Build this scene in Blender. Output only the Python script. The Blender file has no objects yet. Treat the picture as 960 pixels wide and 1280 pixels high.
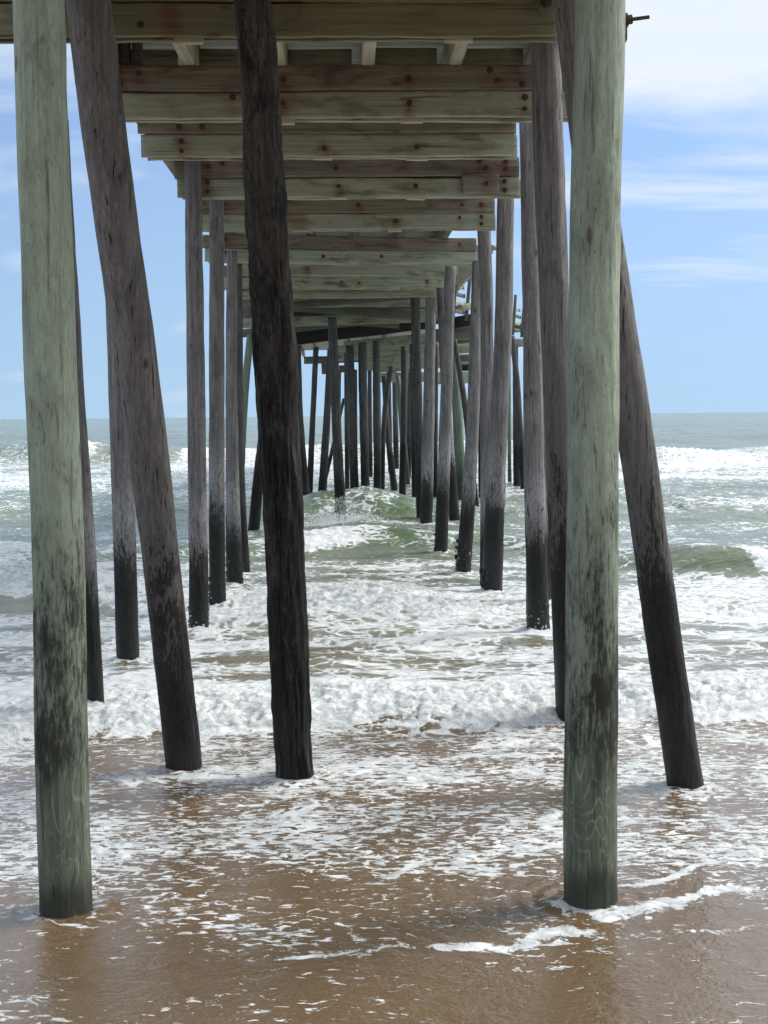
import bpy, math, random
import numpy as np
from mathutils import Vector, Matrix

R = math.radians
SC = bpy.context.scene
COL = SC.collection
random.seed(7)

# ------------------------------------------------------------------ camera
EYE = 2.6            # metres above the swash
F = 1650.0           # focal length in pixels of the 960 x 1280 photograph
PITCH = math.atan(121.0 / F)
ROLL = R(0.54)
fw = Vector((0, math.cos(PITCH), -math.sin(PITCH)))
r0 = Vector((1, 0, 0))
u0 = Vector((0, math.sin(PITCH), math.cos(PITCH)))
rt = r0 * math.cos(ROLL) - u0 * math.sin(ROLL)
up = r0 * math.sin(ROLL) + u0 * math.cos(ROLL)
cam_d = bpy.data.cameras.new('camera')
cam = bpy.data.objects.new('camera', cam_d)
COL.objects.link(cam)
m = Matrix((rt, up, -fw)).transposed().to_4x4()
m.translation = Vector((0, 0, EYE))
cam.matrix_world = m
cam_d.sensor_fit = 'VERTICAL'
cam_d.sensor_height = 36.0
cam_d.sensor_width = 27.0
cam_d.lens = 36.0 * F / 1280.0
cam_d.clip_start = 0.05
cam_d.clip_end = 30000
SC.camera = cam

# ------------------------------------------------------------------ sky, sun, exposure
SUN_EL, SUN_AZ = R(46), R(68)          # azimuth from +Y towards +X
world = bpy.data.worlds.new('World')
SC.world = world
world.use_nodes = True
nt = world.node_tree
nt.nodes.clear()
def wn(t, **kw):
    n = nt.nodes.new(t)
    for k, v in kw.items():
        setattr(n, k, v)
    return n
def wl(a, b): nt.links.new(a, b)
def wmath(op, a, b=None, c=None, clamp=False):
    n = wn('ShaderNodeMath', operation=op, use_clamp=clamp)
    for i, v in enumerate((a, b, c)):
        if v is None: continue
        if isinstance(v, (int, float)): n.inputs[i].default_value = v
        else: wl(v, n.inputs[i])
    return n.outputs[0]
sky = wn('ShaderNodeTexSky', sky_type='NISHITA', sun_disc=False)
sky.sun_elevation = SUN_EL
sky.sun_rotation = SUN_AZ
sky.air_density = 1.0
sky.dust_density = 0.0
sky.ozone_density = 1.6
tc = wn('ShaderNodeTexCoord')
sep = wn('ShaderNodeSeparateXYZ')
wl(tc.outputs['Generated'], sep.inputs[0])
zc = wmath('MAXIMUM', sep.outputs[2], 0.0)
lift = wn('ShaderNodeCombineXYZ')
wl(sep.outputs[0], lift.inputs[0]); wl(sep.outputs[1], lift.inputs[1]); wl(wmath('MULTIPLY_ADD', zc, 0.75, 0.34), lift.inputs[2])
nrmz = wn('ShaderNodeVectorMath', operation='NORMALIZE'); wl(lift.outputs[0], nrmz.inputs[0])
wl(nrmz.outputs[0], sky.inputs['Vector'])
zz = wmath('ADD', zc, 0.10)
cx = wmath('DIVIDE', sep.outputs[0], zz)
cy = wmath('DIVIDE', sep.outputs[1], zz)
cmb = wn('ShaderNodeCombineXYZ')
wl(cx, cmb.inputs[0]); wl(cy, cmb.inputs[1])
n1 = wn('ShaderNodeTexNoise'); n1.inputs['Scale'].default_value = 0.9
n1.inputs['Detail'].default_value = 6; n1.inputs['Roughness'].default_value = 0.58
n1.inputs['Distortion'].default_value = 0.35
mp = wn('ShaderNodeMapping'); mp.inputs['Location'].default_value = (3.1, 1.7, 0.0)
mp.inputs['Scale'].default_value = (0.8, 1.35, 1)
wl(cmb.outputs[0], mp.inputs[0]); wl(mp.outputs[0], n1.inputs['Vector'])
# the cloud sheet covers the sky overhead and ends above the sea
cov = wmath('ADD', wmath('MULTIPLY', wmath('SUBTRACT', zc, 0.215), 5.0), wmath('MULTIPLY', sep.outputs[0], 0.9))
cov = wmath('MINIMUM', cov, 0.75)
cov = wmath('ADD', cov, wmath('MULTIPLY', wmath('SUBTRACT', n1.outputs[0], 0.5), 3.0))
cov = wmath('MULTIPLY_ADD', cov, 1.5, 0.28, clamp=True)
# small fair-weather puffs low over the sea
n2 = wn('ShaderNodeTexNoise'); n2.inputs['Scale'].default_value = 9.0
n2.inputs['Detail'].default_value = 6
mp2 = wn('ShaderNodeMapping'); mp2.inputs['Scale'].default_value = (1, 1, 3.2)
mp2.inputs['Location'].default_value = (0.33, 0.2, 0.1)
wl(tc.outputs['Generated'], mp2.inputs[0]); wl(mp2.outputs[0], n2.inputs['Vector'])
puff = wmath('MULTIPLY', wmath('SUBTRACT', n2.outputs[0], 0.585, clamp=True), 2.4, clamp=True)
cover = wmath('MAXIMUM', cov, puff)
n3 = wn('ShaderNodeTexNoise'); n3.inputs['Scale'].default_value = 2.2
n3.inputs['Detail'].default_value = 5
wl(mp.outputs[0], n3.inputs['Vector'])
cl = wn('ShaderNodeMix', data_type='RGBA')
cl.inputs['A'].default_value = (4.0, 4.5, 4.95, 1)
cl.inputs['B'].default_value = (5.3, 5.5, 5.7, 1)
wl(n3.outputs[0], cl.inputs['Factor'])
mixs = wn('ShaderNodeMix', data_type='RGBA')
hs = wn('ShaderNodeHueSaturation')
hs.inputs['Saturation'].default_value = 0.95
hs.inputs['Value'].default_value = 1.12
wl(sky.outputs[0], hs.inputs['Color'])
wl(wmath('MULTIPLY', cover, 0.93), mixs.inputs['Factor'])
hz = wn('ShaderNodeMix', data_type='RGBA'); hz.inputs['B'].default_value = (2.45, 3.5, 4.35, 1)
wl(wmath('MULTIPLY', wmath('SUBTRACT', 1.0, wmath('MULTIPLY', zc, 4.5), clamp=True), 0.75), hz.inputs['Factor'])
wl(hs.outputs[0], hz.inputs['A'])
wl(hz.outputs['Result'], mixs.inputs['A']); wl(cl.outputs['Result'], mixs.inputs['B'])
bg = wn('ShaderNodeBackground'); bg.inputs['Strength'].default_value = 0.095
wl(mixs.outputs['Result'], bg.inputs['Color'])
wo = wn('ShaderNodeOutputWorld'); wl(bg.outputs[0], wo.inputs['Surface'])

sun_d = bpy.data.lights.new('sun', 'SUN')
sun_d.energy = 2.0
sun_d.angle = R(20)
sun_d.color = (1.0, 0.965, 0.91)
sun = bpy.data.objects.new('sun', sun_d)
COL.objects.link(sun)
sdir = Vector((math.sin(SUN_AZ) * math.cos(SUN_EL), math.cos(SUN_AZ) * math.cos(SUN_EL), math.sin(SUN_EL)))
sun.rotation_euler = sdir.to_track_quat('Z', 'Y').to_euler()
sun.location = (6, 8, 30)

SC.view_settings.view_transform = 'Standard'
SC.view_settings.look = 'None'
SC.view_settings.exposure = 1.0
SC.view_settings.gamma = 1.0
SC.view_settings.use_curve_mapping = False
SC.render.engine = 'CYCLES'
SC.cycles.use_denoising = True
SC.cycles.max_bounces = 4
SC.cycles.glossy_bounces = 2
SC.cycles.use_adaptive_sampling = True
SC.cycles.adaptive_threshold = 0.03
SC.cycles.caustics_reflective = False
SC.cycles.caustics_refractive = False

# ------------------------------------------------------------------ helpers
def at(px, py, Y):
    """the point of the place seen at that spot of the photograph, Y metres out"""
    d = fw + rt * ((px - 480.0) / F) - up * ((py - 640.0) / F)
    k = Y / d.y
    return Vector((d.x * k, Y, EYE + d.z * k))
def on_water(px, py):
    d = fw + rt * ((px - 480.0) / F) - up * ((py - 640.0) / F)
    k = -EYE / d.z
    return d.x * k, d.y * k

_rng = np.random.RandomState(11)
_P = _rng.permutation(4096).astype(np.int64)
_G = _rng.rand(4096) * 2 * np.pi
_GX, _GY = np.cos(_G), np.sin(_G)
def pn(x, y, per=0):
    """2-D gradient noise, about -1..1; per = period along x"""
    xi = np.floor(x); yi = np.floor(y)
    xf = x - xi; yf = y - yi
    xi = xi.astype(np.int64); yi = yi.astype(np.int64)
    u = xf * xf * xf * (xf * (xf * 6 - 15) + 10)
    v = yf * yf * yf * (yf * (yf * 6 - 15) + 10)
    def g(ix, iy, dx, dy):
        if per: ix = ix % per
        h = _P[(_P[ix & 4095] + iy) & 4095]
        return _GX[h] * dx + _GY[h] * dy
    a = g(xi, yi, xf, yf); b = g(xi + 1, yi, xf - 1, yf)
    c = g(xi, yi + 1, xf, yf - 1); d = g(xi + 1, yi + 1, xf - 1, yf - 1)
    return ((a + u * (b - a)) * (1 - v) + (c + u * (d - c)) * v) * 1.5
def fbm(x, y, o=4, g=0.5, per=0):
    t = 0; a = 1.0; s = 0.0
    for i in range(o):
        t = t + a * pn(x * 2 ** i + 17.3 * i * (0 if per else 1), y * 2 ** i + 9.1 * i, per * 2 ** i)
        s += a; a *= g
    return t / s * 1.3
def sst(a, b, x):
    t = np.clip((x - a) / (b - a), 0, 1)
    return t * t * (3 - 2 * t)

def link(name, me, mat=None, parent=None):
    o = bpy.data.objects.new(name, me)
    COL.objects.link(o)
    if mat and not me.materials: me.materials.append(mat)
    if parent: o.parent = parent
    return o
def tag(o, label=None, cat=None, group=None, kind=None):
    if label: o['label'] = label
    if cat: o['category'] = cat
    if group: o['group'] = group
    if kind: o['kind'] = kind
    return o
def mesh_np(name, co, quads, smooth=True):
    me = bpy.data.meshes.new(name)
    n, q = len(co), len(quads)
    me.vertices.add(n); me.vertices.foreach_set('co', np.ascontiguousarray(co, dtype=np.float32).ravel())
    me.loops.add(q * 4); me.loops.foreach_set('vertex_index', np.ascontiguousarray(quads, dtype=np.int32).ravel())
    me.polygons.add(q)
    me.polygons.foreach_set('loop_start', np.arange(0, q * 4, 4, dtype=np.int32))
    me.polygons.foreach_set('loop_total', np.full(q, 4, dtype=np.int32))
    if smooth: me.polygons.foreach_set('use_smooth', np.ones(q, dtype=bool))
    me.update(calc_edges=True)
    return me
def attr(me, name, v):
    a = me.attributes.new(name, 'FLOAT', 'POINT')
    a.data.foreach_set('value', np.ascontiguousarray(v, dtype=np.float32).ravel())

# ------------------------------------------------------------------ node helper
class NT:
    def __init__(s, name):
        s.m = bpy.data.materials.new(name); s.m.use_nodes = True
        s.t = s.m.node_tree; s.t.nodes.clear()
    def n(s, t, **kw):
        x = s.t.nodes.new(t)
        for k, v in kw.items(): setattr(x, k, v)
        return x
    def put(s, sock, v):
        if v is None: return
        if hasattr(v, 'is_output'): s.t.links.new(v, sock)
        elif isinstance(v, (tuple, list)):
            sock.default_value = tuple(v) + ((1,) if len(v) == 3 and sock.type == 'RGBA' else ())
        else: sock.default_value = v
    def math(s, op, a, b=None, c=None, clamp=False):
        x = s.n('ShaderNodeMath', operation=op, use_clamp=clamp)
        for i, v in enumerate((a, b, c)): s.put(x.inputs[i], v)
        return x.outputs[0]
    def mix(s, f, a, b):
        x = s.n('ShaderNodeMix', data_type='RGBA')
        s.put(x.inputs['Factor'], f); s.put(x.inputs['A'], a); s.put(x.inputs['B'], b)
        return x.outputs['Result']
    def ss(s, v, lo, hi, a=0.0, b=1.0):
        x = s.n('ShaderNodeMapRange', interpolation_type='SMOOTHSTEP')
        s.put(x.inputs[0], v); s.put(x.inputs[1], lo); s.put(x.inputs[2], hi); s.put(x.inputs[3], a); s.put(x.inputs[4], b)
        return x.outputs[0]
    def noise(s, vec, scale, detail=4, rough=0.55, dist=0.0):
        x = s.n('ShaderNodeTexNoise')
        s.put(x.inputs['Vector'], vec); s.put(x.inputs['Scale'], scale); s.put(x.inputs['Detail'], detail)
        s.put(x.inputs['Roughness'], rough); s.put(x.inputs['Distortion'], dist)
        return x.outputs[0]
    def vmap(s, vec, scale=(1, 1, 1), loc=None):
        x = s.n('ShaderNodeMapping'); s.put(x.inputs['Vector'], vec)
        x.inputs['Scale'].default_value = scale
        if loc is not None: s.put(x.inputs['Location'], loc)
        return x.outputs[0]
    def bump(s, h, strength, dist, nrm=None):
        x = s.n('ShaderNodeBump'); s.put(x.inputs['Height'], h); s.put(x.inputs['Strength'], strength)
        s.put(x.inputs['Distance'], dist)
        if nrm is not None: s.put(x.inputs['Normal'], nrm)
        return x.outputs[0]
    def pbsdf(s, col, rough, nrm=None, ior=1.45, spec=None):
        x = s.n('ShaderNodeBsdfPrincipled'); s.put(x.inputs['Base Color'], col); s.put(x.inputs['Roughness'], rough)
        x.inputs['IOR'].default_value = ior
        if spec is not None: s.put(x.inputs['Specular IOR Level'], spec)
        if nrm is not None: s.put(x.inputs['Normal'], nrm)
        return x.outputs[0]
    def out(s, sh):
        o = s.n('ShaderNodeOutputMaterial'); s.t.links.new(sh, o.inputs['Surface']); return s.m

# ------------------------------------------------------------------ materials
def pile_material(name, light, light2, dark, zt, spread=0.7, salt=None, low=None, low_z=0.7,
                  crack=0.6, rough=0.75, blotch=0.3, contour=False, soft=0.035):
    """wood of a pile: object Z is the height above the swash; zt = middle of the ragged top of the tide stain"""
    k = NT(name)
    tcn = k.n('ShaderNodeTexCoord'); oi = k.n('ShaderNodeObjectInfo')
    off = k.n('ShaderNodeCombineXYZ')
    for i, s_ in enumerate((37.0, 91.0, 53.0)): k.put(off.inputs[i], k.math('MULTIPLY', oi.outputs['Random'], s_))
    add = k.n('ShaderNodeVectorMath', operation='ADD')
    k.put(add.inputs[0], tcn.outputs['Object']); k.put(add.inputs[1], off.outputs[0])
    V = add.outputs[0]
    sp = k.n('ShaderNodeSeparateXYZ'); k.put(sp.inputs[0], tcn.outputs['Object'])
    z = k.math('ADD', sp.outputs[2], k.math('MULTIPLY', k.math('SUBTRACT', oi.outputs['Random'], 0.5), 0.0 if low else 0.5))
    grain = k.noise(k.vmap(V, (30, 30, 1.3)), 1.0, 5, 0.65, 0.6)
    fine = k.noise(k.vmap(V, (60, 60, 13.0)), 1.0, 5, 0.72)
    blot = k.noise(k.vmap(V, (6, 6, 2.2)), 1.0, 5, 0.65, 0.6)
    col = k.mix(k.ss(grain, 0.32, 0.68), light2, light)
    col = k.mix(k.math('MULTIPLY', k.ss(blot, 0.45, 0.7), 0.55), col, tuple(c * 0.6 for c in light2))
    col = k.mix(k.ss(fine, 0.60, 0.30, 0.0, 0.5), col, tuple(c * 0.45 for c in light2))
    col = k.mix(k.ss(z, zt + 1.6, zt - 0.2, 0.0, 0.3 if low else 0.5), col, tuple(c * 0.38 for c in light2))   # thin film of algae, thicker lower down
    # knots
    vo = k.n('ShaderNodeTexVoronoi'); vo.inputs['Scale'].default_value = 1.0
    k.put(vo.inputs['Vector'], k.vmap(V, (5.5, 5.5, 2.6)))
    kn = k.math('MULTIPLY', k.ss(vo.outputs['Distance'], 0.15, 0.06), k.ss(k.noise(V, 2.0, 0), 0.47, 0.51))
    col = k.mix(k.math('MULTIPLY', kn, 0.85), col, (light2[0] * 0.4, light2[1] * 0.28, light2[2] * 0.25))
    if salt:
        band = k.math('MULTIPLY', k.ss(z, zt - 0.5, zt), k.ss(z, zt + 1.1, zt + 0.15))
        col = k.mix(k.math('MULTIPLY', band, k.ss(k.math('ADD', k.math('MULTIPLY', blot, 0.5), k.math('MULTIPLY', fine, 0.5)), 0.40, 0.58, 0.0, 0.85)), col, salt)
    # tide stain: specks and blots that grow denser downwards
    mixn = k.math('ADD', k.math('MULTIPLY', fine, 0.48), k.math('ADD', k.math('MULTIPLY', blot, 0.36), k.math('MULTIPLY', grain, 0.16)))
    dens = k.math('DIVIDE', k.math('SUBTRACT', zt + spread, z), 2 * spread, clamp=True)
    if low:
        e2 = k.math('ADD', z, k.math('MULTIPLY', k.math('SUBTRACT', k.noise(k.vmap(V, (7, 7, 2.4)), 1.0, 5, 0.65), 0.5), 0.8))
        lowf = k.ss(e2, low_z + 0.12, low_z - 0.16)
    thr = k.math('SUBTRACT', 0.635, k.math('MULTIPLY', dens, 0.25))
    st = k.ss(mixn, k.math('SUBTRACT', thr, soft), k.math('ADD', thr, soft))
    bl = k.math('MULTIPLY', k.ss(mixn, 0.56, 0.63), blotch)          # odd dark blots higher up
    dk = k.mix(k.ss(fine, 0.35, 0.68), tuple(c * 0.5 for c in dark), tuple(c * 2.0 for c in dark))
    col = k.mix(bl, col, tuple(c * 1.4 for c in dark))
    if low:
        lc = k.mix(k.ss(grain, 0.3, 0.7), low, tuple(c * 0.6 for c in low))
        lc = k.mix(k.ss(blot, 0.5, 0.7, 0.0, 0.6), lc, tuple(c * 0.4 for c in low))
        if contour:
            cn = k.noise(k.vmap(V, (5.2, 5.2, 1.5)), 1.0, 2, 0.45, 0.9)
            ln = k.math('PINGPONG', k.math('MULTIPLY', cn, 30.0), 1.0)
            lc = k.mix(k.math('MULTIPLY', k.ss(ln, 0.72, 0.98), k.ss(blot, 0.65, 0.4, 0.1, 0.7)), lc, tuple(min(1, c * 1.9) for c in low))
        col = k.mix(k.math('MULTIPLY', st, 0.95), col, dk)
        col = k.mix(k.math('MULTIPLY', lowf, k.ss(fine, 0.3, 0.6, 1.0, 0.8)), col, lc)
        wet2 = k.ss(k.math('ADD', z, k.math('MULTIPLY', k.math('SUBTRACT', blot, 0.5), 0.6)), 0.30, 0.12)
        col = k.mix(k.math('MULTIPLY', wet2, 0.93), col, tuple(c * 0.2 for c in low))
    else:
        col = k.mix(k.math('MULTIPLY', st, 0.97), col, dk)
    # checks and splits
    ck = k.noise(k.vmap(V, (46, 46, 1.9)), 1.0, 3, 0.55, 0.4)
    ckm = k.math('MULTIPLY', k.ss(ck, 0.635, 0.675), crack)
    col = k.mix(ckm, col, (0.010, 0.009, 0.008))
    wet = k.ss(k.math('ADD', z, k.math('MULTIPLY', k.math('SUBTRACT', blot, 0.5), 0.6)), 0.75, 0.2)
    rgh = k.math('SUBTRACT', rough, k.math('MULTIPLY', wet, 0.36))
    h = k.math('SUBTRACT', k.math('ADD', k.math('MULTIPLY', grain, 0.8), k.math('MULTIPLY', fine, 0.5)), k.math('MULTIPLY', ckm, 0.8))
    nrm = k.bump(h, 0.9, 0.022)
    return k.out(k.pbsdf(col, rgh, nrm, spec=0.35))

M = {}
M['green_pile'] = pile_material('treated green pile timber', (0.45, 0.53, 0.42), (0.33, 0.40, 0.31), (0.017, 0.016, 0.013), 1.62,
                                spread=1.45, soft=0.085, low=(0.20, 0.235, 0.175), low_z=0.80, contour=True, crack=0.45, blotch=0.35)
M['grey_pile'] = pile_material('weathered grey pile timber', (0.265, 0.245, 0.238), (0.145, 0.132, 0.130), (0.013, 0.012, 0.011), 1.75,
                               spread=1.0, crack=0.85, blotch=0.75)
M['salt_pile'] = pile_material('salt bleached grey pile timber', (0.27, 0.255, 0.252), (0.14, 0.13, 0.131), (0.0115, 0.0125, 0.0105), 1.25,
                               spread=0.55, salt=(0.37, 0.36, 0.37), crack=0.8, blotch=0.55)
M['char_pile'] = pile_material('charred black pile timber', (0.155, 0.130, 0.112), (0.05, 0.042, 0.038), (0.0075, 0.0065, 0.0065), 3.4,
                               spread=5.0, crack=1.0, rough=0.8, blotch=1.0)
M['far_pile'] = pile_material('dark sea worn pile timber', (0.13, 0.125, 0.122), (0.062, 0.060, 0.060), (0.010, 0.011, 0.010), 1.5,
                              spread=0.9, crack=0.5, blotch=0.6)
M['brace'] = pile_material('green brace pile timber', (0.24, 0.30, 0.22), (0.14, 0.18, 0.14), (0.03, 0.04, 0.03), 0.9,
                           spread=0.8, crack=0.4, blotch=0.4)

def board_material(name, a, b, dirt=0.35, rust=True):
    k = NT(name)
    tcn = k.n('ShaderNodeTexCoord'); oi = k.n('ShaderNodeObjectInfo')
    off = k.n('ShaderNodeCombineXYZ')
    for i, s_ in enumerate((61.0, 23.0, 47.0)): k.put(off.inputs[i], k.math('MULTIPLY', oi.outputs['Random'], s_))
    add = k.n('ShaderNodeVectorMath', operation='ADD')
    k.put(add.inputs[0], tcn.outputs['Object']); k.put(add.inputs[1], off.outputs[0])
    V = add.outputs[0]
    g1 = k.noise(k.vmap(V, (0.9, 14, 26)), 1.0, 6, 0.62, 0.9)
    g2 = k.noise(k.vmap(V, (2.5, 60, 95)), 1.0, 3, 0.6)
    bl = k.noise(k.vmap(V, (1.8, 3, 5)), 1.0, 5, 0.6, 0.5)
    col = k.mix(k.ss(g1, 0.3, 0.7), a, b)
    col = k.mix(k.math('MULTIPLY', k.ss(bl, 0.48, 0.7), dirt), col, (b[0] * 0.42, b[1] * 0.36, b[2] * 0.34))
    col = k.mix(k.math('MULTIPLY', k.ss(oi.outputs['Random'], 0.0, 1.0), 0.22), col, (a[0] * 0.95, a[1] * 0.84, a[2] * 0.74))
    vo = k.n('ShaderNodeTexVoronoi'); vo.inputs['Scale'].default_value = 1.0
    k.put(vo.inputs['Vector'], k.vmap(V, (2.2, 4, 6.5)))
    kn = k.math('MULTIPLY', k.ss(vo.outputs['Distance'], 0.17, 0.07), k.ss(k.noise(V, 1.1, 0), 0.5, 0.55))
    col = k.mix(k.math('MULTIPLY', kn, 0.6), col, (b[0] * 0.4, b[1] * 0.3, b[2] * 0.27))
    if rust:
        at_ = k.n('ShaderNodeAttribute'); at_.attribute_name = 'rust'
        rf = k.math('MULTIPLY', at_.outputs['Fac'], k.ss(g1, 0.2, 0.65, 0.35, 1.0), clamp=True)
        col = k.mix(rf, col, (0.150, 0.050, 0.022))
    ck = k.math('MULTIPLY', k.ss(k.noise(k.vmap(V, (1.2, 30, 42)), 1.0, 2, 0.5, 0.4), 0.67, 0.71), 0.6)
    col = k.mix(ck, col, (0.02, 0.018, 0.014))
    h = k.math('SUBTRACT', k.math('ADD', k.math('MULTIPLY', g1, 0.6), k.math('MULTIPLY', g2, 0.4)), ck)
    return k.out(k.pbsdf(col, 0.8, k.bump(h, 0.6, 0.008), spec=0.3))
M['board_green'] = board_material('treated green beam timber', (0.36, 0.385, 0.295), (0.22, 0.24, 0.18), 0.8)
M['board_brown'] = board_material('brown weathered beam timber', (0.25, 0.225, 0.18), (0.135, 0.122, 0.10), 0.8)
M['board_olive'] = board_material('olive beam timber', (0.22, 0.21, 0.135), (0.15, 0.142, 0.09), 0.4)
M['board_pale'] = board_material('pale stringer timber', (0.42, 0.40, 0.30), (0.30, 0.285, 0.21), 0.25)
M['board_dark'] = board_material('black old beam timber', (0.028, 0.028, 0.028), (0.015, 0.015, 0.015), 0.3)
M['board_grey'] = board_material('grey old beam timber', (0.15, 0.155, 0.135), (0.085, 0.09, 0.078), 0.4)
M['deck'] = board_material('grey deck timber', (0.34, 0.335, 0.31), (0.22, 0.215, 0.195), 0.4, rust=False)
k = NT('rusty iron')
nz = k.noise(k.n('ShaderNodeTexCoord').outputs['Object'], 60, 4)
M['iron'] = k.out(k.pbsdf(k.mix(nz, (0.035, 0.022, 0.017), (0.10, 0.055, 0.035)), 0.7, k.bump(nz, 0.5, 0.003)))
k = NT('mussel shell')
nz = k.noise(k.n('ShaderNodeTexCoord').outputs['Object'], 45, 3)
M['mussel'] = k.out(k.pbsdf(k.mix(nz, (0.012, 0.012, 0.013), (0.05, 0.05, 0.045)), 0.45))
k = NT('barnacle shell')
nz = k.noise(k.n('ShaderNodeTexCoord').outputs['Object'], 70, 3)
M['barnacle'] = k.out(k.pbsdf(k.mix(nz, (0.30, 0.29, 0.26), (0.62, 0.60, 0.55)), 0.7))
k = NT('white spray')
M['spray'] = k.out(k.pbsdf((0.82, 0.85, 0.86), 0.35))

# sand
k = NT('wet sand')
geo = k.n('ShaderNodeNewGeometry')
s1 = k.noise(geo.outputs['Position'], 3.0, 5); s2 = k.noise(geo.outputs['Position'], 260.0, 2)
M['sand'] = k.out(k.pbsdf(k.mix(s1, (0.20, 0.135, 0.08), (0.27, 0.19, 0.115)), 0.35, k.bump(s2, 0.3, 0.002)))

# sea: turbid water with foam, and the thin film of wash that shows the brown sand
def flat_pos(k):
    geo = k.n('ShaderNodeNewGeometry')
    sp = k.n('ShaderNodeSeparateXYZ'); k.put(sp.inputs[0], geo.outputs['Position'])
    c = k.n('ShaderNodeCombineXYZ'); k.put(c.inputs[0], sp.outputs[0]); k.put(c.inputs[1], sp.outputs[1])
    k.put(c.inputs[2], k.math('MULTIPLY', sp.outputs[2], 1.5))
    return c.outputs[0]
def attr_f(k, nm):
    x = k.n('ShaderNodeAttribute'); x.attribute_name = nm; return x.outputs['Fac']
def foam_pattern(k, W, foam):
    warp = k.n('ShaderNodeTexNoise'); k.put(warp.inputs['Vector'], W); warp.inputs['Scale'].default_value = 2.4; warp.inputs['Detail'].default_value = 2
    wv = k.n('ShaderNodeVectorMath', operation='MULTIPLY_ADD')
    k.put(wv.inputs[0], warp.outputs['Color']); wv.inputs[1].default_value = (0.55, 0.55, 0.2); k.put(wv.inputs[2], W)
    WW = wv.outputs[0]
    fa = k.noise(WW, 2.6, 7, 0.68)
    v1 = k.n('ShaderNodeTexVoronoi', feature='DISTANCE_TO_EDGE'); k.put(v1.inputs['Vector'], WW); v1.inputs['Scale'].default_value = 5.0
    lace = k.ss(v1.outputs['Distance'], 0.0, 0.28, 1.0, 0.0)
    pat = k.math('ADD', k.math('MULTIPLY', k.ss(fa, 0.26, 0.74), 0.68), k.math('MULTIPLY', lace, 0.32))
    thr = k.math('SUBTRACT', 1.0, foam)
    fm = k.ss(pat, k.math('SUBTRACT', thr, 0.12), k.math('ADD', thr, 0.13))
    return k.math('MULTIPLY', fm, k.ss(foam, 0.02, 0.12)), WW
def foam_shader(k, W, WW, fm):
    fb = k.noise(k.vmap(WW, (0.75, 1.0, 1.0)), 10.0, 6, 0.74)
    hf = k.math('ADD', k.math('MULTIPLY', fb, 0.065), k.math('MULTIPLY', fm, 0.012))
    foamc = k.mix(k.ss(fb, 0.36, 0.60), (0.50, 0.545, 0.56), (0.87, 0.885, 0.89))  # hollows of the froth painted greyer, shade in the colour to deepen relief
    return k.pbsdf(foamc, 0.5, k.bump(hf, 0.75, 1.0), ior=1.33)

k = NT('surf water and foam')
W = flat_pos(k)
foam, deep, tint = attr_f(k, 'foam'), attr_f(k, 'deep'), attr_f(k, 'tint')
fm, WW = foam_pattern(k, W, foam)
seac = k.mix(k.noise(W, 0.3, 3), (0.15, 0.19, 0.145), (0.215, 0.25, 0.195))
seac = k.mix(tint, seac, (0.105, 0.155, 0.09))
wc = k.mix(deep, (0.19, 0.15, 0.10), seac)
wc = k.mix(k.math('MULTIPLY', k.ss(foam, 0.15, 0.95), 0.6), wc, (0.42, 0.46, 0.43))   # stirred-up bubbles pale the water
r3 = k.noise(k.vmap(W, (0.5, 1.0, 1.0)), 1.5, 5, 0.62, 0.3)
r4 = k.noise(k.vmap(W, (0.6, 1.0, 0.2)), 0.11, 5, 0.65, 0.3)
hw = k.math('ADD', k.math('MULTIPLY', r3, 0.17), k.math('MULTIPLY', k.math('MULTIPLY', r4, attr_f(k, 'open')), 3.2))
water = k.pbsdf(wc, 0.15, k.bump(hw, 0.9, 1.0), ior=1.333)
ms = k.n('ShaderNodeMixShader'); k.put(ms.inputs[0], k.math('MULTIPLY', fm, 0.97))
k.t.links.new(water, ms.inputs[1]); k.t.links.new(foam_shader(k, W, WW, fm), ms.inputs[2])
M['sea'] = k.out(ms.outputs[0])

k = NT('thin wash over sand')
W = flat_pos(k)
foam, line = attr_f(k, 'foam'), attr_f(k, 'line')
fm, WW = foam_pattern(k, W, foam)
fleck = k.noise(k.vmap(W, (0.48, 1.0, 1.0)), 22.0, 5, 0.64, 0.8)               # small rafts of bubbles
lift_ = k.math('MULTIPLY', attr_f(k, 'fleck'), 0.20)
fleckm = k.ss(k.math('ADD', fleck, lift_), 0.69, 0.725)
lnz = k.noise(WW, 20.0, 5, 0.7)
lm = k.ss(k.math('ADD', line, k.math('MULTIPLY', k.math('SUBTRACT', lnz, 0.5), 1.9)), 0.66, 0.86)
lm = k.math('MULTIPLY', lm, k.ss(line, 0.05, 0.3))
fm = k.math('MAXIMUM', k.math('MAXIMUM', fm, lm), fleckm)
sandn = k.noise(W, 1.4, 3, 0.6)
sandg = k.noise(W, 150.0, 2, 0.6)
sandc = k.mix(sandn, (0.150, 0.096, 0.047), (0.205, 0.136, 0.070))
sandc = k.mix(k.ss(sandg, 0.35, 0.7), k.mix(0.45, sandc, (0.05, 0.03, 0.018)), sandc)
sandc = k.mix(k.math('MULTIPLY', attr_f(k, 'deep'), 8.0, clamp=True), sandc, (0.17, 0.14, 0.095))
r1 = k.noise(k.vmap(W, (0.7, 1.0, 1.0)), 8.0, 3, 0.6, 0.3)
r2 = k.noise(W, 42.0, 3, 0.65)
hw = k.math('ADD', k.math('MULTIPLY', r1, 0.022), k.math('MULTIPLY', r2, 0.0078))
water = k.pbsdf(sandc, 0.05, k.bump(hw, 0.75, 1.0), ior=1.9)
ms = k.n('ShaderNodeMixShader'); k.put(ms.inputs[0], k.math('MULTIPLY', fm, 0.96))
k.t.links.new(water, ms.inputs[1]); k.t.links.new(foam_shader(k, W, WW, fm), ms.inputs[2])
M['film'] = k.out(ms.outputs[0])

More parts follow.
